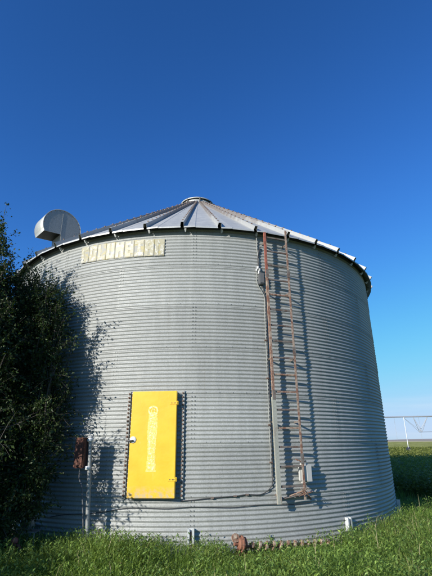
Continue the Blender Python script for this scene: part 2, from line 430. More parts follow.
# gooseneck roof vent on the left side of the roof
def vent(phi, rr, name='roof_vent'):
    F = frame(phi); rad = .48; wd = .50
    base = Vector((CX, CY, 0)) + F @ Vector((0, rr, rz(rr)))
    P = lambda t, y, z: base + F @ Vector((t, y, z))
    # side profile in (outward y, up z): throat on the roof, drum above, mouth facing down over the eave
    zc_ = .50
    prof = [(-.36, -.02 + .25)]
    prof = [(rad * math.cos(math.radians(an)), zc_ + .06 + rad * math.sin(math.radians(an))) for an in range(188, -31, -9)]
    side = prof + [(.02, zc_ - .13), (-.02, -.14), (-.40, .18)]
    n_ = len(side)
    grp = []
    for t in (-wd / 2, wd / 2):
        m = MB(); c2 = t + (.006 if t > 0 else -.006)
        m.add([P(t, y, z) for y, z in side] + [P(c2, y, z) for y, z in side],
              [tuple(range(n_)), tuple(range(2 * n_ - 1, n_ - 1, -1))] + [(i, (i + 1) % n_, n_ + (i + 1) % n_, n_ + i) for i in range(n_)])
        grp.append(m)
    hood = MB(); arc = prof
    k_ = len(arc); w2 = wd / 2 + .014
    inn = [((y) * .985, zc_ + .06 + (z - zc_ - .06) * .985) for y, z in arc]
    vs = [P(-w2, y, z) for y, z in arc] + [P(w2, y, z) for y, z in arc] + [P(-w2, y, z) for y, z in inn] + [P(w2, y, z) for y, z in inn]
    fs = []
    for i in range(k_ - 1):
        fs += [(i, i + 1, k_ + i + 1, k_ + i), (2 * k_ + i, 3 * k_ + i, 3 * k_ + i + 1, 2 * k_ + i + 1), (i, 2 * k_ + i, 2 * k_ + i + 1, i + 1), (k_ + i, k_ + i + 1, 3 * k_ + i + 1, 3 * k_ + i)]
    fs += [(k_ - 1, 2 * k_ - 1, 4 * k_ - 1, 3 * k_ - 1)]
    hood.add(vs, fs, True)
    vt = hood.build(name, M['zinc'], BIN)
    for m in grp: m.build('side_plate', M['vent'], vt)
    th = MB(); q = [(.02, zc_ - .13), (-.02, -.14)]
    th.add([P(-wd / 2, *q[0]), P(wd / 2, *q[0]), P(wd / 2, *q[1]), P(-wd / 2, *q[1])] + [P(-wd / 2, q[0][0] + .005, q[0][1]), P(wd / 2, q[0][0] + .005, q[0][1]), P(wd / 2, q[1][0] + .005, q[1][1]), P(-wd / 2, q[1][0] + .005, q[1][1])],
           [(0, 1, 2, 3), (7, 6, 5, 4), (0, 4, 5, 1), (1, 5, 6, 2), (2, 6, 7, 3), (3, 7, 4, 0)])
    th.build('throat_plate', M['vent'], vt)
    sc = MB()
    for an in range(180, -10, -15):
        y_, z_ = (rad - .03) * math.cos(math.radians(an)), zc_ + .06 + (rad - .03) * math.sin(math.radians(an))
        sc.box(P(wd / 2 + .010, y_, z_), (.012, .016, .016), F)
    tag(sc.build('rivet', M['bolt'], vt), kind='stuff')
    sm = MB()
    for rr_ in (.20, .22): pass
    sm.box(P(wd / 2 + .009, .02, zc_ + .14), (.006, .012, .60), F).build('side_seam', M['vent'], vt)
    fl = MB()      # flange lying on the roof slope
    sl = math.atan(SL); Rf = F @ Matrix.Rotation(-sl, 3, 'X')
    fl.box(base + F @ Vector((0, -.2, .2 * SL + .02)), (.62, .60, .02), Rf); fl.build('base_flange', M['zinc'], vt)
    return vt
VP = (-46.3, 4.60)
vent(*VP)

# door between the second and third ring
D0, D1 = -9.3, -.62; Z0, Z1 = .805, 2.455
DM = (D0 + D1) / 2; F = frame(DM)
wdo = 2 * (R + .1) * math.sin(math.radians(D1 - D0) / 2)
dc = cyl(DM, (Z0 + Z1) / 2, 0)
def dl(x, y, z): return dc + F @ Vector((x, y, z))
dh = Z1 - Z0
DOOR = MB().box(dl(0, .0975, 0), (wdo, .060, dh), F, .008)

DOOR = DOOR.build('door', M['yellow'], BIN)
# jamb behind the door and the bolted flange plates either side
fr = MB()
for sx_ in (-1, 1): fr.box(dl(sx_ * (wdo / 2 - .03), .034, 0), (.05, .066, dh - .04), F)
for sz_ in (-1, 1): fr.box(dl(0, .034, sz_ * (dh / 2 - .045)), (wdo - .115, .062, .05), F)
fr.build('door_frame', M['vent'], BIN)
for sx_ in (-1, 1):
    fp = MB().box(dl(sx_ * (wdo / 2 + .085), .010, 0), (.055, .012, dh + .04), F, .002)
    FP = fp.build('frame_flange', M['vent'], BIN)
    bm2 = MB(); 
    for i in range(26):
        p = dl(sx_ * (wdo / 2 + .085) + random.uniform(-.003, .003), .017, -dh / 2 + .03 + i * (dh - .06) / 25)
        bm2 = MB().lathe([(.021, 0), (.020, .006), (.013, .007), (.012, .018), (.001, .019)], 6, Matrix.Translation(p) @ (F @ Matrix.Rotation(-PI / 2, 3, 'X')).to_4x4(), False)
        if i == 0 and sx_ == -1: bolt_proto = bm2
        b = bm2.build('bolt', M['bolt'], FP)
for zz in (1.0, -1.0):
    zc2 = dh / 2 - .20 if zz > 0 else -dh / 2 + .27
    h = MB().box(dl(wdo / 2 - .055, .131, zc2), (.13, .008, .05), F, .002).box(dl(wdo / 2 + .012, .112, zc2), (.028, .03, .065), F, .006)
    H = h.build('hinge', M['yellow'], DOOR)
    q = MB()
    for xo in (-.085, -.045, -.02): q.lathe([(.008, 0), (.008, .006), (.001, .008)], 6, Matrix.Translation(dl(wdo / 2 + xo, .134, zc2)) @ (F @ Matrix.Rotation(-PI / 2, 3, 'X')).to_4x4(), False)
    q.build('hinge_bolt', M['bolt'], H)
# latch: pale round plate with a dark lever to the left
zl = .045
lt = MB().lathe([(.055, 0), (.055, .006), (.045, .012), (.001, .013)], 20, Matrix.Translation(dl(-wdo / 2 + .055, .1275, zl)) @ (F @ Matrix.Rotation(-PI / 2, 3, 'X')).to_4x4())
LT = lt.build('handle', M['porcelain'], DOOR)
lv = MB().tube([dl(-wdo / 2 + .055, .140, zl - .01), dl(-wdo / 2 + .055, .165, zl - .012), dl(-wdo / 2 + .0, .17, zl - .015), dl(-wdo / 2 - .05, .165, zl - .02)], .012, 8)
lv.build('lever', M['greybox'], LT)
# faded lettering down the door: upright capitals, one under another
GL = {'S': ['111', '100', '111', '001', '111'], 'T': ['111', '010', '010', '010', '010'], 'O': ['111', '101', '101', '101', '111'],
      'R': ['111', '101', '111', '110', '101'], 'M': ['101', '111', '111', '101', '101'], 'E': ['111', '100', '111', '100', '111'],
      'B': ['110', '101', '111', '101', '110'], 'H': ['101', '101', '111', '101', '101'], 'C': ['111', '100', '100', '100', '111'],
      'U': ['101', '101', '101', '101', '111'], 'L': ['100', '100', '100', '100', '111'], 'N': ['111', '101', '101', '101', '101'],
      'I': ['111', '010', '010', '010', '111'], 'A': ['111', '101', '111', '101', '101']}
band = MB()
zt = -.46
while zt < .46:          # the worn panel of paint, ragged down both edges
    w_ = .145 + .02 * math.sin(zt * 9) + random.uniform(-.012, .012); band.box(dl(-.014 + random.uniform(-.004, .004), .1281, zt + .03), (w_, .0012, .0215), F); zt += .0225
band.build('lettering_band', M['doorband'], DOOR)
em = MB().lathe([(.088, 0), (.088, .0012), (.058, .0012), (.058, 0)], 28, Matrix.Translation(dl(-.012, .1283, .50)) @ (F @ Matrix.Rotation(-PI / 2, 3, 'X')).to_4x4(), False)
for k in range(7):
    an = k * 2 * PI / 7; em.box(dl(-.012 + .03 * math.cos(an), .1288, .50 + .03 * math.sin(an)), (.016, .0014, .02), F @ Matrix.Rotation(an, 3, 'Y'))
em.build('emblem', M['doortext'], DOOR)
word = 'COLUMBIAN'
lh = .84 / len(word)
for i, ch in enumerate(word):
    m = MB(); z_ = -.01 + .42 - (i + .5) * lh
    for r_, row in enumerate(GL[ch]):
        for c_, b_ in enumerate(row):
            if b_ == '1': m.box(dl(-.014 + (c_ - 1) * .034 + random.uniform(-.003, .003), .1296 + .0001 * c_, z_ + (2 - r_) * .0155), (.036 + random.uniform(-.006, .004), .0014, .0165), F)
    m.build('letter', M['doortext'], DOOR)

# sign of square lettered tiles under the eave
NTL = 9;  A0, A1 = -25.6, -4.35; ts = (A1 - A0) / NTL
for i, ch in enumerate('COLUMBIAN'):
    ph = A0 + (i + .5) * ts; F2 = frame(ph); w_ = math.radians(ts) * (R + .02)
    zc3 = 5.29 - .006 * i
    c_ = cyl(ph, zc3, .018)
    tl = MB().box(c_, (w_ - .006, .012, .365), F2, .002).build('sign_tile', M['tile'], BIN)
    m = MB()
    for r_, row in enumerate(GL[ch]):
        for k_, b_ in enumerate(row):
            if b_ == '1': m.box(c_ + F2 @ Vector(((k_ - 1) * .054, .0075 + .0002 * r_ + .0001 * k_, (2 - r_) * .064)), (.064, .003, .074), F2)
    m.build('letter', M['letter'], tl)

# anchor brackets at the base, by the vertical laps
for ph in [2.2 + SA * k for k in range(11)]:
    F2 = frame(ph); c_ = cyl(ph, .27, .02)
    m = MB().box(c_ + F2 @ Vector((-.045, .03, 0)), (.012, .07, .20), F2).box(c_ + F2 @ Vector((.045, .03, 0)), (.012, .07, .20), F2)
    m.box(c_ + F2 @ Vector((0, -.002, 0)), (.102, .006, .204), F2).box(c_ + F2 @ Vector((0, .034, -.10)), (.12, .08, .010), F2)
    for q_ in (-.036, .036): m.box(c_ + F2 @ Vector((q_, .066, 0)), (.032, .004, .20), F2)
    AB = m.build('anchor_bracket', M['clip'], BIN)
    MB().tube([c_ + F2 @ Vector((0, .035, .06)), c_ + F2 @ Vector((0, .035, -.28))], .012, 8).build('anchor_bolt', M['bolt'], AB)
# concrete footing rim
MB().lathe([(R + .14, -.02), (R + .13, .05), (R - .05, .055)], 96, T0, False).build('foundation', plain('concrete', (.30, .29, .26), .9, sc=6), BIN)

# ------------------------------------------------------------------ ladder
LS = .15
LAD = thing('ladder', cyl(20.5, .7, LS), 'rusty steel ladder bolted to the front of the grain bin from eave to base', 'ladder')
PL, PR_ = 18.15, 23.4
F = frame(20.5)
def lp(side, z, dx=0, dy=0): return cyl(PL if side < 0 else PR_, z, LS) + F @ Vector((dx, dy, 0))
def rail(side, z0, z1, mat, w=.040, name='rail'):
    m = MB(); c_ = lp(side, (z0 + z1) / 2)
    m.box(c_ + F @ Vector((side * .0, .02, 0)), (w, .006, z1 - z0), F)
    m.box(c_ + F @ Vector((side * (w / 2 + .003), .006, 0)), (.006, .028, z1 - z0), F)
    return m.build(name, mat, LAD)
rail(-1, 4.70, 5.60, M['redrust']); rail(-1, 2.36, 4.70, M['rustrail']); rail(1, .72, 3.2, M['rustrail']); rail(1, 3.2, 5.72, M['rustrail'])
rail(-1, .68, 2.36, M['palerail'], .072)
for s_, z_ in ((-1, 4.70), (-1, 2.4), (1, 3.2), (1, 4.75), (1, 1.35)): MB().box(lp(s_, z_, 0, .027), (.06, .008, .16), F).build('splice_plate', M['rungs'], LAD)
z_ = .93
while z_ < 5.6:
    a_, b_ = lp(-1, z_), lp(1, z_)
    MB().box((a_ + b_) / 2, ((b_ - a_).length - .01, .024, .031), F, .003).build('rung', M['rungs'] if random.random() < .7 else M['rustrail'], LAD)
    z_ += .3048
for z_ in (.80, 1.95, 3.05, 4.35, 5.40):
    for s_ in (-1, 1):
        ph = PL if s_ < 0 else PR_
        MB().box(cyl(ph, z_, LS / 2), (.006, LS, .035), frame(ph)).build('standoff_bracket', M['rungs'], LAD)
MB().tube([lp(-1, .74, .0, -.02), lp(1, .80, 0, -.02)], .013, 6).build('bottom_brace', M['rungs'], LAD)
MB().tube([cyl(19.0, .72, .01), lp(1, .86)], .012, 6).build('bottom_brace', M['rustrail'], LAD)
MB().tube([cyl(26.0, .70, .01), lp(1, .88)], .012, 6).build('bottom_brace', M['rustrail'], LAD)
wl = MB()
for k in range(5): wl.tube([lp(1, .90, -.08 + .03 * k, .03), lp(1, .84, -.05 + .05 * k, .04), lp(1, .78 + .02 * (k % 2), .08 - .05 * k, .03)], .006, 5)
wl.build('wire_loop', M['rustrail'], LAD)

# white box behind the right rail
F3 = frame(24.2)
BX = thing('switch_box', cyl(24.2, 1.12, .08), 'white rounded metal box fixed behind the right rail near the ladder foot', 'electrical box')
m = MB().box(cyl(24.3, 1.12, .085), (.215, .12, .31), F3, .04); m.build('enclosure', M['whitebox'], BX)
m = MB().box(cyl(24.9, 1.12, .149), (.10, .012, .27), F3, .004); m.build('cover', M['whitebox'], BX)
MB().tube([cyl(24.3, .97, .09), cyl(24.3, .86, .08), cyl(23.6, .80, .05), cyl(22, .78, .03)], .014, 8).build('conduit_stub', M['rungs'], BX)
MB().tube([cyl(22.4, 1.34, .1), cyl(23.6, 1.30, .12), cyl(24.6, 1.31, .12)], .012, 6).build('top_bracket', M['rustrail'], BX)

# ------------------------------------------------------------------ cables
def smooth(pts, n=6):
    out = []
    P = [Vector(p) for p in pts]; P = [P[0]] + P + [P[-1]]
    for i in range(1, len(P) - 2):
        for k in range(n):
            t = k / n; a, b, c, d = P[i - 1], P[i], P[i + 1], P[i + 2]
            out.append(.5 * ((2 * b) + (c - a) * t + (2 * a - 5 * b + 4 * c - d) * t * t + (3 * b - a - 3 * c + d) * t ** 3))
    return out + [P[-2]]
CB = thing('feed_cable', cyl(17.2, 4.7, .03), 'thin grey feed cable with junction box hanging from the eave left of the ladder', 'cable')
MB().tube(smooth([cyl(16.65, 5.62, .05), cyl(16.7, 5.3, .03), cyl(17.0, 5.0, .03), cyl(16.9, 4.86, .03)]), .011, 6).build('drop_cable', M['palecable'], CB)
MB().tube(smooth([cyl(17.5, 5.32, .03), cyl(16.95, 5.15, .03), cyl(16.85, 4.95, .03), cyl(17.1, 4.82, .04)]), .013, 6).build('loop_cable', M['cable'], CB)
FJ = frame(17.35)
JB = MB().box(cyl(17.3, 4.62, .05), (.10, .09, .24), FJ, .01).build('junction_box', M['greybox'], CB)
MB().box(cyl(17.3, 4.62, .1), (.085, .01, .20), FJ, .003).build('box_cover', M['greybox'], JB)
m = MB()
for ph, z_, r_ in ((16.55, 4.84, .03), (16.2, 4.79, .02), (16.9, 4.80, .026), (16.7, 4.74, .02)):
    m.lathe([(.001, -.03), (r_, -.028), (r_ * .7, 0), (r_, .02), (.001, .03)], 10, Matrix.Translation(cyl(ph, z_, .07)))
m.build('insulator', M['porcelain'], CB)
MB().tube(smooth([cyl(16.6, 4.80, .05), cyl(16.3, 4.65, .03), cyl(16.5, 4.5, .03), cyl(17.6, 4.33, .03), cyl(18.0, 4.2, .03), cyl(17.85, 3.9, .03), cyl(17.75, 3.2, .03), cyl(17.6, 2.3, .03), cyl(17.5, 1.4, .03), cyl(17.4, 1.1, .03)]), .008, 6).build('down_cable', M['palecable'], CB)
MB().tube(smooth([cyl(17.5, 4.50, .03), cyl(18.2, 4.2, .028), cyl(18.1, 3.4, .028), cyl(17.95, 2.3, .028), cyl(17.8, 1.3, .028), cyl(17.6, 1.0, .03), cyl(17.0, .90, .03), cyl(15.8, .835, .028), cyl(14.6, .815, .026), cyl(12.5, .825, .026), cyl(10.2, .808, .026), cyl(6, .79, .024), cyl(2.5, .765, .024), cyl(0.3, .755, .024)]), .008, 6).build('side_cable', M['cable'], CB)
for ph, z_ in ((17.75, 3.4), (17.7, 2.7), (17.6, 1.9), (17.5, 1.3), (12.5, .825), (10.2, .81), (6, .79)): MB().box(cyl(ph, z_, .03), (.05, .03, .022), frame(ph)).build('clamp', M['bolt'], CB)
ST = MB().tube(smooth([cyl(a_, .655 + .012 * math.sin(a_ * .5) - .10 * max(0, (-a_ - 8) / 10), .018) for a_ in range(26, -27, -4)]), .006, 5).build('stay_wire', M['cable'])
tag(ST, 'thin dark wire strung level round the bin wall below the door and ladder', 'wire')

# ------------------------------------------------------------------ meter post left of the door
def cw(x, y, z): return Vector((x, y, z))
PB = Vector((-1.985, 7.235, 0)); PT = Vector((-2.075, 7.20, 1.70))
UP = thing('utility_post', PB, 'pale leaning pipe post carrying a small rusty box, left of the yellow door', 'post')
m = MB().tube([PB, PB.lerp(PT, .5), PT], [.036, .034, .032], 12); m.build('pole', M['vent'], UP)
m = MB().lathe([(.034, 0), (.042, .005), (.042, .03), (.03, .045), (.001, .05)], 12, Matrix.Translation(PT)); m.build('pole_cap', M['whitebox'], UP)
Fp = Matrix.Rotation(math.radians(-18), 3, 'Z')
bx = MB().box(PT + Vector((-.125, .0, -.22)), (.17, .13, .44), Fp, .008); bo = bx.build('rusty_box', M['rustbox'], UP)
MB().box(PT + Vector((-.15, -.068, -.22)) , (.15, .010, .41), Fp, .003).build('box_door', M['rustbox'], bo)
MB().box(PT + Vector((-.12, -.0, .008)), (.19, .15, .014), Fp, .003).build('box_lid', M['rustpart'], bo)
for dz_ in (-.02, -.44):
    MB().lathe([(.04, -.03), (.052, -.02), (.052, .02), (.04, .03)], 12, Matrix.Translation(PT + Vector((.0, -.0, dz_)))).build('pipe_clamp', M['porcelain'], UP)
MB().tube(smooth([PT + Vector((-.12, 0, -.44)), PT + Vector((-.12, .0, -.6)), PT + Vector((-.05, -.03, -.75)), PB + Vector((-.06, -.04, .3))]), .012, 6).build('conduit', M['greybox'], UP)

# grey fan motor on a little stand in the shade under the tree
MP = Vector((-3.0, 7.42, 0))
FM = thing('fan_motor', MP, 'round grey motor housing on a low steel stand in shade under the tree', 'motor')
Ry = Matrix.Translation(MP + Vector((0, 0, .47))) @ Matrix.Rotation(math.radians(20), 4, 'Z') @ Matrix.Rotation(PI / 2, 4, 'X')
MB().lathe([(.001, -.12), (.09, -.115), (.105, -.09), (.105, .09), (.085, .12), (.03, .13), (.03, .15), (.001, .15)], 20, Ry).build('motor_housing', M['vent'], FM)
m = MB()
for k in range(14):
    an = k * 2 * PI / 14; m.add([Ry @ Vector(((.10 + q) * math.cos(an + w), (.10 + q) * math.sin(an + w), z)) for q in (0, .018) for z in (-.08, .08) for w in (-.04, .04)],
          [(0, 1, 3, 2), (4, 6, 7, 5), (0, 4, 5, 1), (2, 3, 7, 6), (0, 2, 6, 4), (1, 5, 7, 3)])
m.build('cooling_fins', M['vent'], FM)
MB().box(MP + Vector((0, 0, .345)), (.34, .24, .02)).build('stand_plate', M['vent'], FM)
for sx_ in (-1, 1):
    for sy_ in (-1, 1): MB().tube([MP + Vector((sx_ * .15, sy_ * .1, .336)), MP + Vector((sx_ * .17, sy_ * .12, 0))], .014, 6).build('leg', M['vent'], FM)

# red rusty standpipe at the far left in the grass
RP = Vector((-2.93, 6.85, 0))
RV = thing('standpipe', RP, 'short rusty red standpipe with a tap in grass at the lower left', 'standpipe')
MB().tube([RP, RP + Vector((0, 0, .30))], .03, 10).build('pipe', M['rustbox'], RV)
MB().lathe([(.03, 0), (.048, .005), (.048, .05), (.03, .07), (.001, .075)], 12, Matrix.Translation(RP + Vector((0, 0, .29)))).build('cap', M['redrust'], RV)
MB().tube(smooth([RP + Vector((0, 0, .25)), RP + Vector((.07, -.04, .27)), RP + Vector((.12, -.06, .22)), RP + Vector((.12, -.06, .18))]), .02, 8).build('spout', M['rustbox'], RV)

# ------------------------------------------------------------------ auger lying along the base
A = Vector((.36, 7.08, .17)); B = Vector((1.84, 7.74, .075))
AU = thing('auger', A, 'rusty auger screw with gearbox lying in the grass along the bin base', 'auger')
ax = (B - A).normalized(); u_ = ax.cross(Vector((0, 0, 1))).normalized(); w_ = u_.cross(ax)
MB().tube([A, B], .022, 10).build('shaft', M['rustpart'], AU)
m = MB(); L = (B - A).length - .12; turns = 12; N_ = turns * 16; vs = []
for i in range(N_ + 1):
    t = i / N_; an = t * turns * 2 * PI; c_ = A + ax * (.12 + t * L)
    d_ = u_ * math.cos(an) + w_ * math.sin(an)
    vs += [c_ + d_ * .021, c_ + d_ * .068, c_ + d_ * .066 + ax * .034, c_ + d_ * .021 + ax * .034]
m.add(vs, [(4 * i + j, 4 * i + (j + 1) % 4, 4 * i + 4 + (j + 1) % 4, 4 * i + 4 + j) for i in range(N_) for j in range(4)], False)
m.build('flighting', M['flight'], AU)
Mg = Matrix.Translation(A + Vector((-.02, -.03, .05))) @ Matrix((u_, w_, -ax)).transposed().to_4x4()
GB = MB().lathe([(.001, -.08), (.05, -.08), (.05, -.065), (.085, -.06), (.088, -.012), (.108, -.010), (.108, .010), (.088, .012), (.082, .045), (.055, .06), (.028, .062), (.028, .12), (.001, .12)], 16, Mg, False).build('gearbox', M['rustpart'], AU)
for k in range(8):
    an = k * PI / 4; MB().lathe([(.009, -.018), (.009, .018), (.001, .02)], 6, Mg @ Matrix.Translation((.098 * math.cos(an), .098 * math.sin(an), 0)), False).build('flange_bolt', M['bolt'], GB)
MB().lathe([(.012, -.03), (.012, -.018), (.058, -.018), (.060, -.012), (.045, -.004), (.045, .004), (.060, .012), (.058, .018), (.012, .018), (.012, .03), (.001, .03)], 20, Matrix.Translation(A + Vector((-.11, -.07, .13))) @ Matrix.Rotation(math.radians(75), 4, 'X') @ Matrix.Rotation(.3, 4, 'Y'), False).build('pulley', M['flight'], AU)
MB().box(A + Vector((-.02, .02, -.10)), (.14, .12, .14), Matrix.Rotation(.4, 3, 'Z'), .01).build('mounting_foot', M['rustbox'], AU)

# ------------------------------------------------------------------ centre pivot irrigation far right
YP = 46
PV = thing('irrigation_pivot', (19.6, YP, 0), 'long centre pivot irrigation pipe on a tower crossing the green field at right', 'irrigation pivot')
zp = lambda x: 3.98 + (x - 19.6) * .012
def pv(x, dz=0, dy=0): return Vector((x, YP + dy, zp(x) + dz))
MB().tube([pv(14), pv(20), pv(40), pv(64)], .07, 10).build('main_pipe', M['pivot'], PV)
def tower(xt):
    tw = MB(); 
    for sy_ in (-1, 1): tw.tube([pv(xt, -.05), Vector((xt + sy_ * .78, YP + sy_ * 1.8, .5))], .032, 6)
    tw.tube([Vector((xt - .86, YP - 2.0, .5)), Vector((xt + .86, YP + 2.0, .5))], .06, 6)
    tw.tube([Vector((xt - .4, YP - .9, 2.2)), Vector((xt + .4, YP + .9, 2.2))], .03, 6)
    TW = tw.build('tower_frame', M['pivotwhite'], PV)
    for sy_ in (-1, 1):
        mt = Matrix.Translation((xt + sy_ * .9, YP + sy_ * 2.1, .5)) @ Matrix.Rotation(PI / 2, 4, 'Y')
        MB().lathe([(.25, -.12), (.46, -.11), (.49, 0), (.46, .11), (.25, .12)], 20, mt).build('wheel', M['cable'], TW)
tower(19.75); tower(61)
tr = MB()
js = [21.3 + 4.3 * k for k in range(9)]
for j in js:
    dz_ = -1.55
    for sy_ in (-.3, .3):
        tr.tube([pv(j - .55, -.06), pv(j, dz_, sy_)], .028, 5); tr.tube([pv(j + .95, -.06), pv(j, dz_, sy_)], .028, 5)
    tr.tube([pv(j, dz_, -.3), pv(j, dz_, .3)], .03, 5)
tr.build('truss_brace', M['pivot'], PV)
rd = MB()
for sy_ in (-.3, .3):
    pts = [pv(19.75, -.1)] + [pv(j, -1.55, sy_) for j in js] + [pv(61, -.1)]
    for p, q in zip(pts[:-1], pts[1:]): rd.tube([p, q], .014, 4)
rd.build('truss_rod', M['pivot'], PV)
dr = MB()
x = 16
while x < 60: dr.tube([pv(x, 0), pv(x, .12), pv(x + .12, .05), pv(x + .12, -2.3)], .012, 4); x += 2.6
dr.build('drop_hose', M['pivot'], PV)

# ------------------------------------------------------------------ vegetation
def np_mesh(name, V, F, mat, tone=None, smooth=False):
    """V (n,3), F (m,k) all faces with the same number of corners, tone one value per face"""
    me = bpy.data.meshes.new(name); n, (m, k) = len(V), F.shape
    me.vertices.add(n); me.vertices.foreach_set('co', V.astype(np.float32).ravel())
    me.loops.add(m * k); me.loops.foreach_set('vertex_index', F.astype(np.int32).ravel())
    me.polygons.add(m); me.polygons.foreach_set('loop_start', np.arange(0, m * k, k, dtype=np.int32))
    me.update(calc_edges=True)
    if tone is not None:
        at = me.attributes.new('tone', 'FLOAT', 'FACE'); at.data.foreach_set('value', tone.astype(np.float32))
    me.materials.append(mat); me.validate(); return me
def leaves(P, D, N, L, Wd, tone, fold=.25):
    """pointed leaves folded on the midrib: base P, direction D, normal N, length L, width Wd -> 4 triangles each"""
    D = D / np.linalg.norm(D, axis=1)[:, None]; N = N - (N * D).sum(1)[:, None] * D; N /= np.linalg.norm(N, axis=1)[:, None] + 1e-9
    T = np.cross(D, N); L = L[:, None]; Wd = Wd[:, None]
    mid = P + D * L * .45; tip = P + D * L - N * L * .12
    a = mid + T * Wd / 2 + N * Wd * fold; b = mid - T * Wd / 2 + N * Wd * fold
    V = np.stack([P, a, mid, b, tip], 1).reshape(-1, 3); n = len(P); o = np.arange(n)[:, None] * 5
    F = np.concatenate([o + [0, 2, 1], o + [0, 3, 2], o + [1, 2, 4], o + [2, 3, 4]], 1).reshape(-1, 3)
    return V, F, np.repeat(tone, 4)
def rdir(n, zb=0.):
    d = RNG.normal(size=(n, 3)); d[:, 2] += zb; return d / np.linalg.norm(d, axis=1)[:, None]

def tree(name, base, blobs, nleaf, label, cat, seed=1, group=None, lsz=(.034, .068)):
    rnd = random.Random(seed); rg = np.random.default_rng(seed)
    T = thing(name, base, label, cat, group)
    base = Vector(base); wood = MB(); twigs = []
    # stems rise from the base and fork out to points spread through the crown's lobes
    tot = sum(b[2] for b in blobs)
    for bi, (c_, r_, w, dn) in enumerate(blobs):
        c_ = Vector(c_); r_ = Vector(r_)
        st = base + Vector((rnd.uniform(-.15, .15), rnd.uniform(-.15, .15), 0))
        hub = c_ - Vector((0, 0, r_.z * .35))
        p1 = st.lerp(hub, .4) + Vector((rnd.uniform(-.1, .1), rnd.uniform(-.1, .1), .2))
        wood.tube(smooth([st, p1, hub], 4), [.085 - .05 * i / 8 for i in range(9)], 7)
        for k in range(int((10 + 26 * w / tot * len(blobs)) * (.35 + .65 * min(1, dn)))):
            d = Vector(rdir_(rg)); d.z = d.z * .9 + .25
            rad = rnd.uniform(.75, 1.12)
            end = c_ + Vector((d.x * r_.x, d.y * r_.y, d.z * r_.z)) * rad
            mid = hub.lerp(end, .5) + Vector((rnd.uniform(-.12, .12), rnd.uniform(-.12, .12), rnd.uniform(.0, .2)))
            pts = smooth([hub, mid, end], 4)
            wood.tube(pts, [.026 - .0205 * i / 8 for i in range(9)], 5, cap=False)
            for q in range(15):
                i = rnd.randrange(2, 8); s0 = pts[i]; e0 = s0 + Vector(rdir_(rg)) * rnd.uniform(.2, .5) + Vector((0, 0, rnd.uniform(-.05, .2)))
                wood.tube([s0, s0.lerp(e0, .5) + Vector((0, 0, .03)), e0], [.006, .004, .002], 3, cap=False)
                twigs.append((s0, e0, dn))
            twigs.append((pts[5], end, dn)); twigs.append((pts[5], end, dn))
    A_ = np.array([t[0] for t in twigs]); B_ = np.array([t[1] for t in twigs])
    dw = np.array([t[2] for t in twigs]); idx = rg.choice(len(twigs), nleaf, p=dw / dw.sum()); tt = rg.uniform(.1, 1.05, nleaf)[:, None]
    P = A_[idx] * (1 - tt) + B_[idx] * tt + rg.normal(scale=.035, size=(nleaf, 3))
    ok = (np.hypot(P[:, 0] - CX, P[:, 1] - CY) > R + .06 + np.where(P[:, 2] > 5.4, .2, 0)) & (P[:, 2] > .12); P = P[ok]; idx = idx[ok]
    n = len(P); D = (B_[idx] - A_[idx]); D = D / (np.linalg.norm(D, axis=1)[:, None] + 1e-6) + rg.normal(size=(n, 3)) * .8; D[:, 2] -= .25
    N = rg.normal(size=(n, 3)) * .6; N[:, 2] += .7
    L = rg.uniform(lsz[0], lsz[1], n); tn = np.clip(rg.normal(.45, .25, n) + .1 * np.sin(idx), 0, 1)
    V, F_, tn = leaves(P, D, N, L, L * rg.uniform(.45, .65, n), tn)
    wood.build('trunk', M['bark'], T)
    put('crown', np_mesh('crown', V, F_, M['leaf'], tn), T)
    return T
def rdir_(rg):
    d = rg.normal(size=3); return d / np.linalg.norm(d)

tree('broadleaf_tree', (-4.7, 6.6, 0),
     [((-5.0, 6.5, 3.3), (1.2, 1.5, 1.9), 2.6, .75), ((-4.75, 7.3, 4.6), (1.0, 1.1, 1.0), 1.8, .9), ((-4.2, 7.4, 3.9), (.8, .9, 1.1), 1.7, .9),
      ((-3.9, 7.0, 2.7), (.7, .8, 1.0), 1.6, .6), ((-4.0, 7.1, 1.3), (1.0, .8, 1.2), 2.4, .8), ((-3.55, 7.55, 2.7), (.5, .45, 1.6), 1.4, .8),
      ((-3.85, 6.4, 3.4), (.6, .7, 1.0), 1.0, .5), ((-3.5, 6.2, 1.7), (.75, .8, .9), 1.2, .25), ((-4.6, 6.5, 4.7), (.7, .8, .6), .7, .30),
      ((-3.75, 7.1, .8), (.75, .7, .9), 1.4, .9), ((-5.1, 5.2, 1.5), (1.1, .9, 1.2), 1.6, .8), ((-3.3, 7.45, 3.2), (.35, .3, 1.3), .8, .35), ((-3.65, 7.3, 1.3), (.6, .5, 1.25), 2.6, 1.0),  # the lobe nearest the camera is added out of view to shade the motor
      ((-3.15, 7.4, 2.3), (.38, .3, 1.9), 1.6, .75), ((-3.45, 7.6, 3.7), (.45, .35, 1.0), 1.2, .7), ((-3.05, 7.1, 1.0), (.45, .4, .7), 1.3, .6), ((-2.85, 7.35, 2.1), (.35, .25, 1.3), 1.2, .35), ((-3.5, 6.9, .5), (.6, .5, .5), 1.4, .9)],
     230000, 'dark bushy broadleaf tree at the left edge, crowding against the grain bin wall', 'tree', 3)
tree('broadleaf_tree', (-9.4, 3.6, 0),  # unseen tree, added to keep the near tree in shade
     [((-9.6, 3.6, 4.6), (1.4, 1.5, 2.4), 2, 1), ((-9.4, 3.6, 2.2), (1.4, 1.4, 1.7), 1.5, 1), ((-9.6, 3.5, 6.6), (1.0, 1.0, 1.3), 1, 1)],
     30000, 'tall unseen broadleaf tree added left of the bin to shade the near tree', 'tree', 5, lsz=(.08, .14))

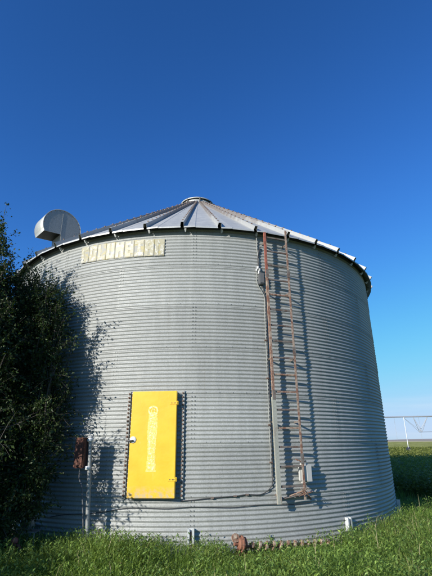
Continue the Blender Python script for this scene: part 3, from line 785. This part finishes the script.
tree('shade_bush', (-6.4, 1.9, 0),  # unseen bush, added to throw shade on the grass at the left
     [((-6.4, 1.9, 1.5), (1.0, 1.0, 1.1), 2, .8), ((-5.9, 2.2, 1.0), (.8, .8, .8), 1, .6)],
     16000, 'low unseen leafy bush added at the left to shade the grass', 'bush', 9, lsz=(.05, .10))

# grass: curved blades in tufts, taller by the wall and in patches
def grass_pts(n, x0, x1, y0, y1):
    x = RNG.uniform(x0, x1, n); y = RNG.uniform(y0, y1, n)
    ok = np.hypot(x - CX, y - CY) > R + .10
    return x[ok], y[ok]
def patch(x, y):
    return .5 + .25 * np.sin(1.7 * x + 2.1 * np.sin(.9 * y)) + .25 * np.sin(2.3 * y + 1.3 * x + 1.1 * np.sin(2.9 * x))
def hmap(x, y):
    d = np.hypot(x - CX, y - CY) - R
    h = .125 + .17 * patch(x, y) + .05 * np.exp(-(d / .5) ** 2)
    h += .16 * np.exp(-((x + 1.6) / .8) ** 2 - ((y - 6.6) / .8) ** 2)
    h += .05 * np.exp(-((x - 3.0) / 1.2) ** 2 - ((y - 8.0) / 1.4) ** 2)
    h -= np.where((d < .75) & (x > .15) & (x < 2.0), .10, 0)
    return np.maximum(h, .05)
def blades(x, y, h, wid, lean=.5):
    n = len(x); th = RNG.uniform(0, 2 * PI, n); ln = RNG.uniform(.1, lean, n) * h * 1.6; fa = th + RNG.normal(scale=.6, size=n) + PI / 2
    bx, by = np.cos(th) * ln, np.sin(th) * ln; wx, wy = np.cos(fa) * wid / 2, np.sin(fa) * wid / 2
    z = np.zeros(n); P = []
    for f, hh, w in ((0, 0, .8), (.18, .45, 1), (.5, .82, .75)):
        for s in (-1, 1): P.append(np.stack([x + bx * f + s * wx * w, y + by * f + s * wy * w, h * hh - .01 * (hh == 0)], 1))
    P.append(np.stack([x + bx, y + by, h], 1))
    V = np.stack(P, 1).reshape(-1, 3); o = np.arange(n)[:, None] * 7
    F = np.concatenate([o + [0, 1, 3], o + [0, 3, 2], o + [2, 3, 5], o + [2, 5, 4], o + [4, 5, 6]], 1).reshape(-1, 3)
    tone = np.clip(RNG.normal(.5, .28, n), 0, .92); tone[RNG.random(n) < .03] = 1
    return V, F, np.repeat(tone, 5)
def join(parts):
    o = 0; Vs, Fs, Ts = [], [], []
    for V, F, t in parts: Vs.append(V); Fs.append(F + o); Ts.append(t); o += len(V)
    return np.concatenate(Vs), np.concatenate(Fs), np.concatenate(Ts)
parts = []
for n, bx_ in ((42000, (-4, 4.5, 4.4, 9.8)), (16000, (-9, 9, 2, 13)), (14000, (3, 11, 6, 17)), (9000, (-14, -3, 2, 18))):
    x, y = grass_pts(n, *bx_); h = hmap(x, y) * RNG.uniform(.55, 1.2, len(x)); parts.append(blades(x, y, h, RNG.uniform(.004, .010, len(x)), .8))
V, F_, tn = join(parts)
tag(put('grass', np_mesh('grass', V, F_, M['grass'], tn)), 'long green grass growing round the foot of the bin', 'grass', kind='stuff')
# broad-leaved weeds through the grass
x, y = grass_pts(15000, -4.5, 7, 4.4, 11); keep = RNG.random(len(x)) < .25 + .75 * patch(x * 1.3 + 2, y * 1.2); x, y = x[keep], y[keep]
hs = hmap(x, y) * RNG.uniform(.7, 1.25, len(x)); q = 7
X = np.repeat(x, q); Y = np.repeat(y, q); Hh = np.repeat(hs, q); n = len(X)
f = np.tile(np.linspace(.35, 1.0, q), len(x)); th = np.tile(np.arange(q) * 2.4, len(x)) + np.repeat(RNG.uniform(0, 6, len(x)), q)
P = np.stack([X + .015 * np.cos(th), Y + .015 * np.sin(th), Hh * f], 1)
D = np.stack([np.cos(th), np.sin(th), .35 + .6 * f], 1); N = np.stack([-np.cos(th) * .5, -np.sin(th) * .5, np.ones(n)], 1) + RNG.normal(size=(n, 3)) * .25
L = RNG.uniform(.03, .066, n); V, F_, tn = leaves(P, D, N, L, L * .42, np.clip(RNG.normal(.5, .25, n), 0, 1))
tag(put('weeds', np_mesh('weeds', V, F_, M['weed'], tn)), 'broad-leaved weeds mixed through the grass', 'weeds', kind='stuff')
x = np.concatenate([RNG.uniform(-3.3, -1.0, 260), RNG.uniform(-1, 5, 240)]); y = np.concatenate([RNG.uniform(6.0, 7.3, 260), RNG.uniform(5.2, 9.8, 240)])
ok = np.hypot(x - CX, y - CY) > R + .12; x, y = x[ok], y[ok]
hs = RNG.uniform(.20, .42, len(x)); q = 15; X = np.repeat(x, q); Y = np.repeat(y, q); Hh = np.repeat(hs, q); n = len(X)
f = np.tile(np.linspace(.25, 1.0, q), len(x)); th = np.tile(np.arange(q) * 2.4, len(x)) + np.repeat(RNG.uniform(0, 6, len(x)), q)
lx = np.repeat(RNG.normal(scale=.12, size=len(x)), q) * f ** 2; ly = np.repeat(RNG.normal(scale=.12, size=len(x)), q) * f ** 2
P = np.stack([X + lx, Y + ly, Hh * f], 1); D = np.stack([np.cos(th), np.sin(th), .2 + .7 * f], 1); N = np.stack([-np.cos(th) * .5, -np.sin(th) * .5, np.ones(n)], 1) + RNG.normal(size=(n, 3)) * .3
L = RNG.uniform(.05, .10, n) * (1.25 - .6 * f); V, F_, tn = leaves(P, D, N, L, L * .34, np.clip(RNG.normal(.5, .3, n), 0, 1))
bl = blades(x, y, hs, np.full(len(x), .006), .25)
V, F_, tn = join([(V, F_, tn), bl])
tag(put('tall_weeds', np_mesh('tall_weeds', V, F_, M['weed'], tn)), 'taller leafy weeds standing above the grass by the wall', 'weeds', kind='stuff')
# seed stalks standing out of the grass
x, y = grass_pts(260, -3.5, 6, 5.2, 11); h = hmap(x, y) + RNG.uniform(.08, .28, len(x))
V, F_, tn = blades(x, y, h, np.full(len(x), .005), .3); tn[:] = 1
tag(put('seed_stalks', np_mesh('seed_stalks', V, F_, M['grass'], tn)), 'dry seed stalks above the grass', 'grass', kind='stuff')
# crop plants: individual leafy plants as far as they read singly
def crop(n, r0, r1, lsize, hh):
    az = np.radians(RNG.uniform(8, 44, n)); r = np.sqrt(RNG.uniform(r0 ** 2, r1 ** 2, n)); x = r * np.sin(az); y = r * np.cos(az)
    ok = (np.hypot(x - CX, y - CY) > R + 1.6) & (x > 3.4) & (y + .25 * x > 12.4); x, y = x[ok], y[ok]
    q = 12; X = np.repeat(x, q); Y = np.repeat(y, q); m = len(X); th = RNG.uniform(0, 2 * PI, m); f = RNG.uniform(.25, 1, m)
    hp = np.repeat(hh * RNG.uniform(.8, 1.12, len(x)), q)
    P = np.stack([X + RNG.normal(scale=.08, size=m), Y + RNG.normal(scale=.08, size=m), hp * f], 1)
    D = np.stack([np.cos(th), np.sin(th), RNG.uniform(-.1, 1.0, m)], 1); N = np.stack([-np.cos(th) * .6, -np.sin(th) * .6, np.ones(m)], 1)
    L = RNG.uniform(.7, 1.2, m) * lsize; return leaves(P, D, N, L, L * .38, np.clip(RNG.normal(.5, .28, m), 0, 1))
V, F_, tn = join([crop(9000, 12, 30, .16, .72), crop(15000, 28, 70, .20, .74)])
tag(put('crop', np_mesh('crop', V, F_, M['crop'], tn)), 'green crop growing in the field behind the bin', 'crop', kind='stuff')
